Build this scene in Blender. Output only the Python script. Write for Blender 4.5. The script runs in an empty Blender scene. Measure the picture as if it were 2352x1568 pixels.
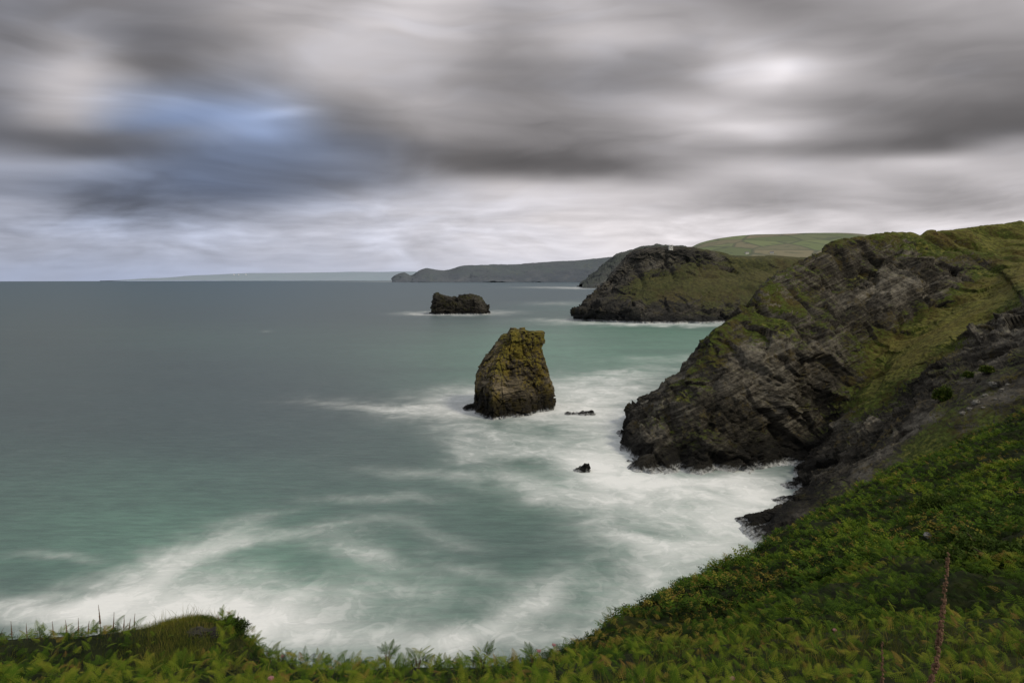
import bpy, math, random
import numpy as np
from mathutils import Vector

random.seed(3)
H = 70.0; FX = 1568.0; CX = 1176.0; EY = 637.0; RE = 6371000.0
scene = bpy.context.scene
COL = scene.collection

def seaY(py): return H*FX/(py-EY)
def P(px, py, Y=None):
    if Y is None: Y = seaY(py)
    return ((px-CX)/FX*Y, Y, H-(py-EY)/FX*Y)

# ------------------------------------------------------------------ noise
_r = np.random.RandomState(11)
PERM = np.tile(_r.permutation(256), 4)
GR = _r.normal(size=(256, 3)); GR /= np.linalg.norm(GR, axis=1)[:, None]
RJ = _r.rand(256, 3); RG = _r.normal(size=(256, 3))*.75; RV = _r.rand(256)-.5
def perlin(p):
    p = np.asarray(p, float)
    pi = np.floor(p).astype(np.int64); f = p-pi; pi &= 255
    u = f*f*f*(f*(f*6-15)+10)
    out = 0
    for a in (0, 1):
        wx = u[:, 0] if a else 1-u[:, 0]
        ia = PERM[(pi[:, 0]+a) & 255]
        for b in (0, 1):
            wy = u[:, 1] if b else 1-u[:, 1]
            ib = PERM[ia+((pi[:, 1]+b) & 255)]
            for c in (0, 1):
                wz = u[:, 2] if c else 1-u[:, 2]
                g = GR[PERM[ib+((pi[:, 2]+c) & 255)]]
                d = g[:, 0]*(f[:, 0]-a)+g[:, 1]*(f[:, 1]-b)+g[:, 2]*(f[:, 2]-c)
                out = out+wx*wy*wz*d
    return out*1.5
def fbm(p, o=4, gain=.5, ridge=False):
    p = np.asarray(p, float); s = 0; a = 1.; n = 0
    for i in range(o):
        v = perlin(p*(2.03**i)+i*17.3)
        if ridge: v = 1-2*np.abs(v)
        s = s+a*v; n += a; a *= gain
    return s/n
def facet(p):
    """angular broken-rock noise: every cell is a tilted plane with its own offset"""
    p = np.asarray(p, float); pi = np.floor(p).astype(np.int64)
    best = np.full(len(p), 1e9); val = np.zeros(len(p))
    for a in (-1, 0, 1):
        ia = PERM[(pi[:, 0]+a) & 255]
        for b in (-1, 0, 1):
            ib = PERM[ia+((pi[:, 1]+b) & 255)]
            for c in (-1, 0, 1):
                h = PERM[ib+((pi[:, 2]+c) & 255)]
                df = p-(pi+np.array([a, b, c])+RJ[h]); d2 = (df*df).sum(1)
                k = d2 < best
                best[k] = d2[k]; hk = h[k]
                val[k] = (RG[hk]*df[k]).sum(1)+RV[hk]*.9
    return val
def crag(p, s, bn, levels=3, squash=2.0, fall=.46):
    bn = np.array(bn, float); bn /= np.linalg.norm(bn)
    w_ = p+np.stack([fbm(p/s*1.3+k*19, 3) for k in range(3)], -1)*s*.18
    w_ = w_+np.outer(w_@bn, bn)*(squash-1)
    v = 0; a = 1.
    for i in range(levels):
        v = v+a*facet(w_/s*(2.5**i)+i*7.7); a *= fall
    return v
def beds(p, th, bn, wl):
    """thin rock layers standing proud of one another along the bedding"""
    bn = np.array(bn, float); bn /= np.linalg.norm(bn)
    s = p@bn/th+1.1*fbm(p/wl, 3)
    q = np.stack([s, p[:, 0]/wl*.8, p[:, 1]/wl*.8], -1)
    return fbm(q, 3, .6)

# ------------------------------------------------------------------ mesh helpers
def tag(o, label=None, cat=None, group=None, kind=None):
    if label: o['label'] = label
    if cat: o['category'] = cat
    if group: o['group'] = group
    if kind: o['kind'] = kind
    return o
def empty(name, loc, rz=0):
    o = bpy.data.objects.new(name, None); COL.objects.link(o)
    o.location = loc; o.rotation_euler = (0, 0, rz); o.empty_display_size = .2
    return o
def raw_mesh(name, V, F, attrs=None, smooth=False):
    V = np.ascontiguousarray(V, dtype=np.float32); F = np.ascontiguousarray(F, dtype=np.int32)
    m = bpy.data.meshes.new(name)
    k = F.shape[1]
    m.vertices.add(len(V)); m.vertices.foreach_set('co', V.ravel())
    m.loops.add(F.size); m.loops.foreach_set('vertex_index', F.ravel())
    m.polygons.add(len(F)); m.polygons.foreach_set('loop_start', np.arange(0, F.size, k, dtype=np.int32))
    m.update(calc_edges=True)
    m.polygons.foreach_set('use_smooth', np.full(len(F), smooth, dtype=bool))
    for n, a in (attrs or {}).items():
        a = np.ascontiguousarray(a, dtype=np.float32)
        if a.ndim == 2:
            at = m.attributes.new(n, 'FLOAT_COLOR', 'POINT'); at.data.foreach_set('color', a.ravel())
        else:
            at = m.attributes.new(n, 'FLOAT', 'POINT'); at.data.foreach_set('value', a)
    return m
def obj(name, V, F, mat, parent=None, attrs=None, smooth=False):
    m = raw_mesh(name, V, F, attrs, smooth); m.materials.append(mat)
    o = bpy.data.objects.new(name, m); COL.objects.link(o)
    if parent: o.parent = parent
    return o
def grid_faces(nr, nc, wrap=False):
    i = np.arange(nr-1)[:, None]*nc
    if wrap:
        j = np.arange(nc)[None, :]; j2 = (j+1) % nc
    else:
        j = np.arange(nc-1)[None, :]; j2 = j+1
    return np.stack([i+j, i+j2, i+nc+j2, i+nc+j], -1).reshape(-1, 4)
def cr(C, n):
    R = C.shape[0]; t = np.linspace(0, R-1, n)
    i = np.minimum(np.floor(t).astype(int), R-2); f = (t-i).reshape((-1,)+(1,)*(C.ndim-1))
    p0 = C[np.maximum(i-1, 0)]; p1 = C[i]; p2 = C[i+1]; p3 = C[np.minimum(i+2, R-1)]
    return .5*(2*p1+(p2-p0)*f+(2*p0-5*p1+4*p2-p3)*f*f+(3*p1-p0-3*p2+p3)*f**3)
def loft(C, nr, nc):
    A = cr(np.asarray(C, float), nr)
    return cr(A.swapaxes(0, 1), nc).swapaxes(0, 1)
def normals(V):
    n = np.cross(np.gradient(V, axis=1), np.gradient(V, axis=0))
    n /= np.linalg.norm(n, axis=2)[..., None]+1e-9
    if n[..., 2].mean() < 0: n = -n
    return n
def pix(V):
    Y = np.maximum(V[..., 1], .1)
    return CX+FX*V[..., 0]/Y, EY+FX*(H-V[..., 2])/Y
def on_surface(V, px, py):
    a, b = pix(V); d = np.hypot(a-px, b-py).ravel()
    d0 = d.min(); c = np.where(d < d0+3)[0]
    k = c[np.argmin(V.reshape(-1, 3)[c, 1])]
    return V.reshape(-1, 3)[k].copy()
def scatter(V, N, rg, wf=None):
    a = V[1:, :-1]-V[:-1, :-1]; b = V[:-1, 1:]-V[:-1, :-1]
    ar = np.linalg.norm(np.cross(a, b), axis=2)
    c = (V[1:, 1:]+V[:-1, :-1])/2
    w = ar if wf is None else ar*wf(c)
    w = w.ravel()/w.sum()
    k = rg.choice(len(w), N, p=w)
    i, j = np.divmod(k, V.shape[1]-1)
    u = rg.rand(N, 1); v = rg.rand(N, 1)
    return (V[i, j]*(1-u)*(1-v)+V[i+1, j]*u*(1-v)+V[i, j+1]*(1-u)*v+V[i+1, j+1]*u*v)
def instance(T, F, pos, yaw, pitch, roll, sc):
    N = len(pos); cy, sy = np.cos(yaw), np.sin(yaw); cp, sp = np.cos(pitch), np.sin(pitch); c_, s_ = np.cos(roll), np.sin(roll)
    z = np.zeros(N); o = np.ones(N)
    Rz = np.stack([cy, -sy, z, sy, cy, z, z, z, o], -1).reshape(N, 3, 3)
    Ry = np.stack([cp, z, -sp, z, o, z, sp, z, cp], -1).reshape(N, 3, 3)
    Rx = np.stack([o, z, z, z, c_, -s_, z, s_, c_], -1).reshape(N, 3, 3)
    R = Rz@Ry@Rx
    V = np.einsum('nij,kj->nki', R, T)*np.asarray(sc).reshape(-1, 1, 1)+pos[:, None, :]
    FF = F[None]+(np.arange(N)*len(T))[:, None, None]
    return V.reshape(-1, 3), FF.reshape(-1, F.shape[1])
def tube(pts, rad, n=6):
    pts = np.asarray(pts, float); m = len(pts); rad = np.broadcast_to(rad, (m,))
    t = np.gradient(pts, axis=0); t /= np.linalg.norm(t, axis=1)[:, None]+1e-9
    ref = np.array([0.3, 1., .1]); a = np.cross(t, ref); a /= np.linalg.norm(a, axis=1)[:, None]; b = np.cross(t, a)
    th = np.linspace(0, 2*math.pi, n, endpoint=False)
    V = pts[:, None]+rad[:, None, None]*(np.cos(th)[None, :, None]*a[:, None]+np.sin(th)[None, :, None]*b[:, None])
    return V.reshape(-1, 3), grid_faces(m, n, True)
def joinm(L):
    Vs, Fs, k = [], [], 0
    for v, f in L:
        Vs.append(v); Fs.append(f+k); k += len(v)
    return np.concatenate(Vs), np.concatenate(Fs)
def boxm(x0, x1, y0, y1, z0, z1):
    V = np.array([(x, y, z) for z in (z0, z1) for x, y in ((x0, y0), (x1, y0), (x1, y1), (x0, y1))], float)
    F = np.array([(3, 2, 1, 0), (4, 5, 6, 7), (0, 1, 5, 4), (1, 2, 6, 5), (2, 3, 7, 6), (3, 0, 4, 7)])
    return V, F

# ------------------------------------------------------------------ node helpers
class NT:
    def __init__(s, nt): s.nt = nt; s.L = nt.links
    def n(s, t, **k):
        nd = s.nt.nodes.new(t)
        for a, v in k.items(): setattr(nd, a, v)
        return nd
    def put(s, sock, v):
        if isinstance(v, bpy.types.NodeSocket): s.L.new(v, sock)
        else: sock.default_value = v
    def m(s, op, a, b=0., c=0., clamp=False):
        nd = s.n('ShaderNodeMath', operation=op, use_clamp=clamp)
        s.put(nd.inputs[0], a); s.put(nd.inputs[1], b); s.put(nd.inputs[2], c)
        return nd.outputs[0]
    def mp(s, v, rot=None, sc=(1, 1, 1)):
        if rot:   # turn first, then stretch
            r = s.n('ShaderNodeMapping'); s.put(r.inputs[0], v); r.inputs['Rotation'].default_value = rot; v = r.outputs[0]
        nd = s.n('ShaderNodeMapping'); s.put(nd.inputs[0], v); nd.inputs['Scale'].default_value = sc
        return nd.outputs[0]
    def noise(s, v, scale=1., detail=4., rough=.5, dist=0., col=False):
        nd = s.n('ShaderNodeTexNoise'); s.put(nd.inputs['Vector'], v)
        nd.inputs['Scale'].default_value = scale; nd.inputs['Detail'].default_value = detail
        nd.inputs['Roughness'].default_value = rough; nd.inputs['Distortion'].default_value = dist
        return nd.outputs['Color' if col else 'Fac']
    def mr(s, v, a, b, c=0., d=1., smooth=True):
        nd = s.n('ShaderNodeMapRange', interpolation_type='SMOOTHSTEP' if smooth else 'LINEAR')
        s.put(nd.inputs[0], v); s.put(nd.inputs[1], a); s.put(nd.inputs[2], b); s.put(nd.inputs[3], c); s.put(nd.inputs[4], d)
        return nd.outputs[0]
    def ramp(s, v, stops):
        nd = s.n('ShaderNodeValToRGB'); s.put(nd.inputs[0], v); e = nd.color_ramp.elements
        while len(e) < len(stops): e.new(.5)
        for k, (p, c) in enumerate(stops):
            e[k].position = p; e[k].color = (c[0], c[1], c[2], 1)
        return nd.outputs[0]
    def mix(s, f, a, b, bt='MIX'):
        nd = s.n('ShaderNodeMix', data_type='RGBA', blend_type=bt)
        def q(x): return (x[0], x[1], x[2], 1) if isinstance(x, (tuple, list)) else x
        s.put(nd.inputs[0], f); s.put(nd.inputs[6], q(a)); s.put(nd.inputs[7], q(b))
        return nd.outputs[2]
    def attr(s, name, out='Fac'):
        nd = s.n('ShaderNodeAttribute', attribute_name=name); return nd.outputs[out]
    def bump(s, h, st, dist):
        nd = s.n('ShaderNodeBump'); s.put(nd.inputs['Height'], h); nd.inputs['Strength'].default_value = st; nd.inputs['Distance'].default_value = dist
        return nd.outputs[0]
def new_mat(name):
    m = bpy.data.materials.new(name); m.use_nodes = True
    t = NT(m.node_tree); b = m.node_tree.nodes['Principled BSDF']
    return m, t, b
def lin(c):
    c = np.asarray(c, float)/255.
    return np.where(c <= .04045, c/12.92, ((c+.055)/1.055)**2.4)

# ------------------------------------------------------------------ materials
def rock_mat(name, bed=(0.15, 0.42, 0), rock=((.009, .0085, .007), (.043, .039, .032), (.175, .162, .135)), lich=.3, lichc=(.16, .10, .015),
             grasses=((.072, .045, .016), (.068, .060, .014), (.048, .072, .011), (.155, .142, .036)), haze=0., hazec=(.2, .22, .26), sc=1., wet=7., wash=1.6, gs=1.):
    m, t, b = new_mat(name)
    pos = t.n('ShaderNodeNewGeometry').outputs['Position']
    z = t.n('ShaderNodeSeparateXYZ'); t.put(z.inputs[0], pos); z = z.outputs[2]
    st = t.noise(t.mp(pos, rot=bed, sc=(.05*sc, .05*sc, .8*sc)), 1., 5, .66, .5)
    fine = t.noise(pos, .7*sc, 5, .66)
    big = t.noise(pos, .045*sc, 3, .55)
    v = t.m('ADD', t.m('MULTIPLY', st, .64), t.m('MULTIPLY', fine, .36))
    v = t.m('ADD', v, t.m('MULTIPLY', t.m('SUBTRACT', big, .5), .7))
    rc = t.ramp(v, [(.34, rock[0]), (.5, rock[1]), (.70, rock[2])])
    lf = t.mr(t.m('ADD', t.noise(pos, .16*sc, 4, .65), t.m('MULTIPLY', t.m('SUBTRACT', fine, .5), .5)), .62-lich*.3, .74-lich*.3)
    rc = t.mix(t.m('MULTIPLY', lf, .75), rc, lichc)
    gn = t.noise(pos, .05*gs, 4, .62); gf = t.noise(pos, .55*gs, 4, .7)
    gv = t.m('ADD', t.m('MULTIPLY', gn, .6), t.m('MULTIPLY', gf, .4))
    gc = t.ramp(gv, [(.36, grasses[0]), (.46, grasses[1]), (.55, grasses[2]), (.66, grasses[3])])
    gatt = t.attr('grass')
    gc = t.mix(t.mr(gatt, .85, 1.3, 0., .6), gc, grasses[3])
    gc = t.mix(t.mr(gf, .36, .6, .62, 0.), gc, (.014, .016, .005))
    ga = t.m('ADD', gatt, t.m('ADD', t.m('MULTIPLY', t.m('SUBTRACT', fine, .5), 1.1), t.m('MULTIPLY', t.m('SUBTRACT', gn, .5), 1.0)))
    gfac = t.mr(ga, .33, .66)
    c = t.mix(gfac, rc, gc)
    wf = t.mr(t.m('ADD', z, t.m('MULTIPLY', t.m('SUBTRACT', big, .5), 10.)), wet*.4, wet)
    c = t.mix(wf, t.mix(.85, c, (.006, .006, .006)), c)
    if wash > 0:
        ff = t.mr(t.m('ADD', z, t.m('MULTIPLY', t.m('SUBTRACT', fine, .5), 5.)), wash*1.3, -.6)
        c = t.mix(t.m('MULTIPLY', ff, .8), c, (.62, .65, .68))
    if haze: c = t.mix(haze, c, hazec)  # aerial haze painted into the base colour, a fixed share per material
    t.put(b.inputs['Base Color'], c); b.inputs['Roughness'].default_value = .85; b.inputs['Specular IOR Level'].default_value = .12
    hh = t.m('ADD', t.m('MULTIPLY', st, 1.), t.m('MULTIPLY', fine, .85))
    t.put(b.inputs['Normal'], t.bump(hh, .9 if not haze else .6, 1.1/sc))
    return m
def leaf_mat(name, stops, transl=.25, rough=.7):
    m, t, b = new_mat(name)
    c = t.ramp(t.attr('tint'), stops)
    t.put(b.inputs['Base Color'], c); b.inputs['Roughness'].default_value = rough; b.inputs['Specular IOR Level'].default_value = .08
    tr = t.n('ShaderNodeBsdfTranslucent'); t.put(tr.inputs[0], c)
    mx = t.n('ShaderNodeMixShader'); mx.inputs[0].default_value = transl
    t.L.new(b.outputs[0], mx.inputs[1]); t.L.new(tr.outputs[0], mx.inputs[2])
    out = [n for n in m.node_tree.nodes if n.type == 'OUTPUT_MATERIAL'][0]
    t.L.new(mx.outputs[0], out.inputs[0])
    return m
def plain(name, c, rough=.7, var=.25, scale=8.):
    m, t, b = new_mat(name)
    pos = t.n('ShaderNodeNewGeometry').outputs['Position']
    n = t.noise(pos, scale, 4, .6)
    t.put(b.inputs['Base Color'], t.mix(n, tuple(x*(1-var) for x in c), tuple(min(1, x*(1+var)) for x in c)))
    b.inputs['Roughness'].default_value = rough
    return m
def soil_mat(name):
    m, t, b = new_mat(name)
    pos = t.n('ShaderNodeNewGeometry').outputs['Position']
    n = t.noise(pos, 1.3, 4, .65); n2 = t.noise(pos, .12, 3, .6)
    c = t.ramp(t.m('ADD', t.m('MULTIPLY', n, .6), t.m('MULTIPLY', n2, .4)), [(.35, (.005, .008, .003)), (.5, (.013, .018, .004)), (.65, (.032, .034, .009))])
    t.put(b.inputs['Base Color'], c); b.inputs['Roughness'].default_value = .9; b.inputs['Specular IOR Level'].default_value = .1
    return m

# ------------------------------------------------------------------ generic loft terrain
def to3(curve): return [P(*p) for p in curve]
def terrain(name, ctrl, w, nr, nc, mat, amp, wl, crags=None, gmod=1., off=(0, 0, 0), gnoise=.35, ribs=0., cmask=None, bias=0., squash=1.6, levels=3, bedding=None, tuss=0.):
    V = loft(ctrl, nr, nc); G = loft(np.asarray(w, float)[..., None], nr, nc)[..., 0]
    n = normals(V); p = V.reshape(-1, 3)+np.asarray(off)
    M = np.ones(nr*nc) if cmask is None else np.interp(np.linspace(0, 1, nr), np.linspace(0, 1, len(cmask)), cmask).repeat(nc)
    d = amp*fbm(p/wl, 6, .48)*(.3+.7*M)-bias
    d += amp*.35*(fbm(p/(wl*.45)+31, 5, .5, True))*M
    rockw = np.clip(1.2-1.0*G.ravel()+.7*fbm(p/wl+60, 3), .10, 1.25)
    if crags:
        ca, cs, bn = crags
        d += ca*rockw*crag(p, cs, bn, levels, squash, .40)*M
    if bedding:
        d += bedding[0]*rockw*beds(p, bedding[1], crags[2], wl)*(.4+.6*M)
    if ribs:
        d -= ribs*np.clip(1-np.abs(perlin(np.stack([p[:, 0]/(wl*.8), p[:, 1]/(wl*.8), p[:, 2]/(wl*3)], -1)+13))*5, 0, 1)*M
    if tuss:
        d += tuss*fbm(p/2.6+8, 4, .6)*np.clip(G.ravel(), 0, 1)
    V = V+n*d.reshape(nr, nc, 1)
    n2 = normals(V)
    G = G+gnoise*(fbm(p/(wl*.6)+77, 5, .6)).reshape(nr, nc)+gmod*(n2[..., 2]-.6)*.7
    o = obj(name, V.reshape(-1, 3), grid_faces(nr, nc), mat, attrs={'grass': G.ravel()}, smooth=True)
    return o, V, n2

# ================================================================== WORLD (upper sky) + sun
w = bpy.data.worlds.new('World'); scene.world = w; w.use_nodes = True
t = NT(w.node_tree)
for n in list(w.node_tree.nodes): w.node_tree.nodes.remove(n)
SUND = Vector((.64, -.42, .74)).normalized()
sky = t.n('ShaderNodeTexSky', sky_type='NISHITA', sun_disc=False)
sky.sun_elevation = math.asin(SUND.z); sky.sun_rotation = math.atan2(SUND.x, SUND.y)
bg1 = t.n('ShaderNodeBackground'); t.L.new(sky.outputs[0], bg1.inputs[0]); bg1.inputs[1].default_value = .11
dirv = t.n('ShaderNodeTexCoord').outputs['Generated']
cn = t.noise(t.mp(dirv, sc=(1.5, 3, 3)), 1., 2, .5)
bg2 = t.n('ShaderNodeBackground'); t.put(bg2.inputs[0], t.mix(cn, (.56, .55, .54), (.90, .88, .85))); bg2.inputs[1].default_value = 1.0
ms = t.n('ShaderNodeMixShader'); ms.inputs[0].default_value = .12; t.L.new(bg2.outputs[0], ms.inputs[1]); t.L.new(bg1.outputs[0], ms.inputs[2])
wo = t.n('ShaderNodeOutputWorld'); t.L.new(ms.outputs[0], wo.inputs[0])

sl = bpy.data.lights.new('sun', 'SUN'); sl.energy = 2.0; sl.angle = math.radians(10); sl.color = (1., .89, .68)
so = bpy.data.objects.new('sun', sl); COL.objects.link(so); so.rotation_euler = (-SUND).to_track_quat('-Z', 'Y').to_euler(); so.location = (100, -50, 200)

cam = bpy.data.cameras.new('camera'); cam.sensor_width = 36; cam.lens = 24; cam.clip_start = .1; cam.clip_end = 150000; cam.shift_y = -(784-EY)/2352
co = bpy.data.objects.new('camera', cam); COL.objects.link(co); co.location = (0, 0, H); co.rotation_euler = (math.pi/2, 0, 0); scene.camera = co
scene.view_settings.view_transform = 'Standard'; scene.view_settings.look = 'None'; scene.view_settings.exposure = 0

# ================================================================== SKY DOME (cloud deck down to the horizon)
RD = 75000.
azs = np.concatenate([np.linspace(-math.pi, -.72, 90)[:-1], np.linspace(-.72, .72, 760), np.linspace(.72, math.pi, 90)[1:]])
els = np.concatenate([np.linspace(-.012, .02, 14)[:-1], np.linspace(.02, .42, 320), np.linspace(.42, .50, 8)[1:]])
AZ, EL = np.meshgrid(azs, els)          # EL = tangent of elevation
DV = np.stack([np.sin(AZ)*RD, np.cos(AZ)*RD, H+EL*RD], -1)
azf = np.clip(AZ, -1.2, 1.2)
sx_ = CX+FX*np.tan(np.clip(azf, -.9, .9)); sy_ = EY-FX*EL/np.cos(np.clip(AZ, -.9, .9))
def n3(a, b, o=0.): return np.stack([a.ravel(), b.ravel(), np.zeros(a.size)+o], -1)
dz_ = np.maximum(EL, 0)+.05
qx_ = (np.sin(AZ)/dz_); qy_ = (np.cos(AZ)/dz_)
sh = AZ.shape
wob = fbm(n3(AZ*3.0, EL*8), 4, .45).reshape(sh); wob2 = fbm(n3(AZ*3.0, EL*8, 40), 4, .45).reshape(sh)
wq = fbm(n3(qx_*.22+qy_*.05, qy_*.5, 20), 4, .45).reshape(sh)
lowf = np.clip((EL+.02)/.14, .15, 1)
ux = sx_+130*wob+40*wq; uy = sy_+(46*wob2+14*wq)*lowf
rowy = [-120, 0, 75, 150, 200, 250, 300, 340, 380, 430, 480, 530, 580, 640]
TB = [[120, 125, 125, 150, 165, 180, 160, 165, 150, 135, 140, 155, 160],
      [122, 124, 126, 166, 172, 202, 162, 172, 154, 128, 144, 164, 170],
      [122, 140, 110, 146, 188, 190, 156, 182, 168, 154, 138, 150, 152],
      [134, 178, 110, 144, 190, 178, 132, 140, 142, 208, 154, 130, 124],
      [130, 178, 132, 130, 172, 166, 130, 134, 150, 194, 154, 128, 118],
      [110, 164, 144, 160, 132, 160, 136, 148, 192, 174, 130, 110, 106],
      [100, 104, 120, 156, 118, 142, 126, 134, 178, 200, 136, 102, 100],
      [130, 96, 108, 128, 114, 112, 112, 118, 146, 146, 116, 112, 158],
      [160, 148, 120, 118, 120, 108, 94, 102, 160, 188, 176, 196, 182],
      [136, 116, 112, 112, 126, 160, 198, 190, 180, 156, 178, 168, 174],
      [176, 120, 114, 148, 180, 190, 202, 202, 168, 156, 182, 150, 164],
      [168, 164, 170, 182, 188, 194, 204, 212, 210, 202, 196, 202, 196],
      [164, 164, 170, 178, 186, 194, 206, 214, 214, 210, 210, 214, 210],
      [172, 172, 178, 184, 188, 194, 200, 204, 204, 204, 204, 204, 204]]
UB = [[0]*13, [.15, .1, .05, 0, 0, 0, 0, 0, 0, 0, 0, 0, 0], [.15, .1, .1, 0, 0, 0, 0, 0, 0, 0, 0, 0, 0], [.15, 0, .1, .1, 0, 0, 0, 0, 0, 0, 0, 0, 0], [.15, 0, .5, .3, 0, 0, 0, 0, 0, 0, 0, 0, 0],
      [.2, .05, .95, .8, .1, 0, 0, 0, 0, 0, 0, 0, 0], [.25, .15, .5, .95, .25, 0, 0, 0, 0, 0, 0, 0, 0], [.3, .3, .55, .9, .5, .1, 0, 0, 0, 0, 0, 0, 0], [.4, .55, .75, .85, .55, .1, 0, 0, 0, 0, 0, 0, 0],
      [.5, .7, .75, .7, .45, .15, .0, 0, 0, 0, 0, 0, 0], [.45, .55, .55, .45, .3, .15, .05, 0, 0, 0, 0, 0, 0], [.45, .45, .45, .35, .25, .15, .05, 0, 0, 0, 0, 0, 0], [.45, .45, .4, .35, .3, .2, .1, .05, 0, 0, 0, 0, 0], [.55, .55, .5, .45, .4, .3, .25, .15, .1, .05, .05, .05, .05]]
def table(Tb, x, y):
    Tb = np.array(Tb, float)
    fy = np.interp(y.ravel(), rowy, np.arange(len(rowy))); fx = np.clip(x.ravel()/196., 0, 12)
    i = np.clip(np.floor(fx).astype(int), 0, 11); f = fx-i
    out = 0
    wts = [-.5*f+f*f-.5*f**3, 1-2.5*f*f+1.5*f**3, .5*f+2*f*f-1.5*f**3, -.5*f*f+.5*f**3]
    jy = np.clip(np.floor(fy).astype(int), 0, len(rowy)-2); g = fy-jy
    wty = [-.5*g+g*g-.5*g**3, 1-2.5*g*g+1.5*g**3, .5*g+2*g*g-1.5*g**3, -.5*g*g+.5*g**3]
    for a in range(4):
        for b_ in range(4):
            out = out+wts[a]*wty[b_]*Tb[np.clip(jy+b_-1, 0, len(rowy)-1), np.clip(i+a-1, 0, 12)]
    return out.reshape(x.shape)
Bv = table(TB, ux, uy); Uv = table(UB, ux, uy)
def gb(px, py, rx, ry, amp): return amp*np.exp(-((ux-px)/rx)**2-((uy-py)/ry)**2)
Bv += gb(1815, 155, 50, 30, 26)+gb(1720, 178, 130, 14, 10)+gb(1660, 292, 110, 12, 14)+gb(650, 262, 80, 11, 30)+gb(420, 225, 60, 20, 12)
fine_f = np.clip((EL-.005)/.05, .25, 1)
st1 = fbm(n3(qx_*.12+qy_*.04, qy_*.95, 5), 5, .5).reshape(sh)
st2 = fbm(n3(AZ*6+wob*1.5, EL*42+AZ*1.5+wob2*2, 8), 4, .45).reshape(sh)
st3 = fbm(n3(AZ*8+wob*2, EL*23+wob2*2, 3), 4, .45).reshape(sh)
st4 = fbm(n3(AZ*19+wob*2, EL*125+wob2*3, 14), 5, .52).reshape(sh)
st5 = np.tanh(4*fbm(n3(AZ*4.0+wob*1.5, EL*17+wob2*2.2, 60), 4, .40).reshape(sh))
low = np.exp(-((EL-.06)/.05)**2)
Bv = 157+(Bv-150)*1.03+12*st1*np.clip(EL/.1, 0, 1)+(11*st2+12*st3+5*st5)*fine_f+7*wq+28*st4*low
Bv += 14*low*np.clip(st3*2+.1, 0, 1)
Bv = np.where(Bv < 105, 105-(105-Bv)*.75, Bv)
Bv = np.clip(Bv, 80, 248); Uv = np.clip(Uv+.15*wob+.1*st3, 0, 1)
warm = np.stack([Bv*1.006, Bv*.982, Bv*.992], -1); cool = np.stack([Bv*.855, Bv*.96, Bv*1.17], -1)
SC = lin(np.clip(warm*(1-Uv[..., None])+cool*Uv[..., None], 0, 254))
SC = np.concatenate([SC, np.ones(SC.shape[:2]+(1,))], -1)
m = bpy.data.materials.new('cloud_sky'); m.use_nodes = True; t = NT(m.node_tree)
for n in list(m.node_tree.nodes): m.node_tree.nodes.remove(n)
em = t.n('ShaderNodeEmission'); t.put(em.inputs[0], t.attr('cloud', 'Color')); em.inputs[1].default_value = 1.0
ou = t.n('ShaderNodeOutputMaterial'); t.L.new(em.outputs[0], ou.inputs[0])
m.cycles.emission_sampling = 'NONE'
dome = obj('sky', DV.reshape(-1, 3), grid_faces(*AZ.shape), m, attrs={'cloud': SC.reshape(-1, 4)}, smooth=True)
tag(dome, 'streaked grey cloud cover with a bright break and a patch of blue', 'sky', kind='structure')

# ================================================================== SEA
pys = np.concatenate([np.arange(2600, 1700, -20), np.arange(1700, 668, -3.0)])
Yn = H*FX/(pys-EY); Yf = np.geomspace(Yn[-1]*1.02, 60000, 130)
Ys = np.concatenate([[8., 20.], Yn, Yf])
ts = np.concatenate([np.linspace(-5, -.9, 24)[:-1], np.linspace(-.9, .9, 460), np.linspace(.9, 5, 24)[1:]])
X = ts[None]*Ys[:, None]; YY = np.repeat(Ys[:, None], len(ts), 1)
Z = -(X**2+YY**2)/(2*RE)
SV = np.stack([X, YY, Z], -1)
spx, spy = pix(SV)
pw = np.stack([X.ravel()/45, YY.ravel()/45, np.zeros(X.size)], -1)
wx = (fbm(pw, 5, .6)*70).reshape(X.shape); wy = (fbm(pw+50, 5, .6)*34).reshape(X.shape)
persp = np.clip((spy-EY)/400, .02, 1.5)
qx = spx+wx*np.clip(persp*1.3, .1, 1.8); qy = spy+wy*persp
def field(lst):
    a = np.zeros_like(spx)
    for (px, py, rx, ry, rot, amp) in lst:
        c, s = math.cos(math.radians(rot)), math.sin(math.radians(rot))
        ddx, ddy = qx-px, qy-py
        u = (ddx*c+ddy*s)/rx; v = (-ddx*s+ddy*c)/ry
        a = a+amp*np.exp(-(u*u+v*v))*(1-.3*np.clip(a, 0, 1))
    return a
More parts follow.
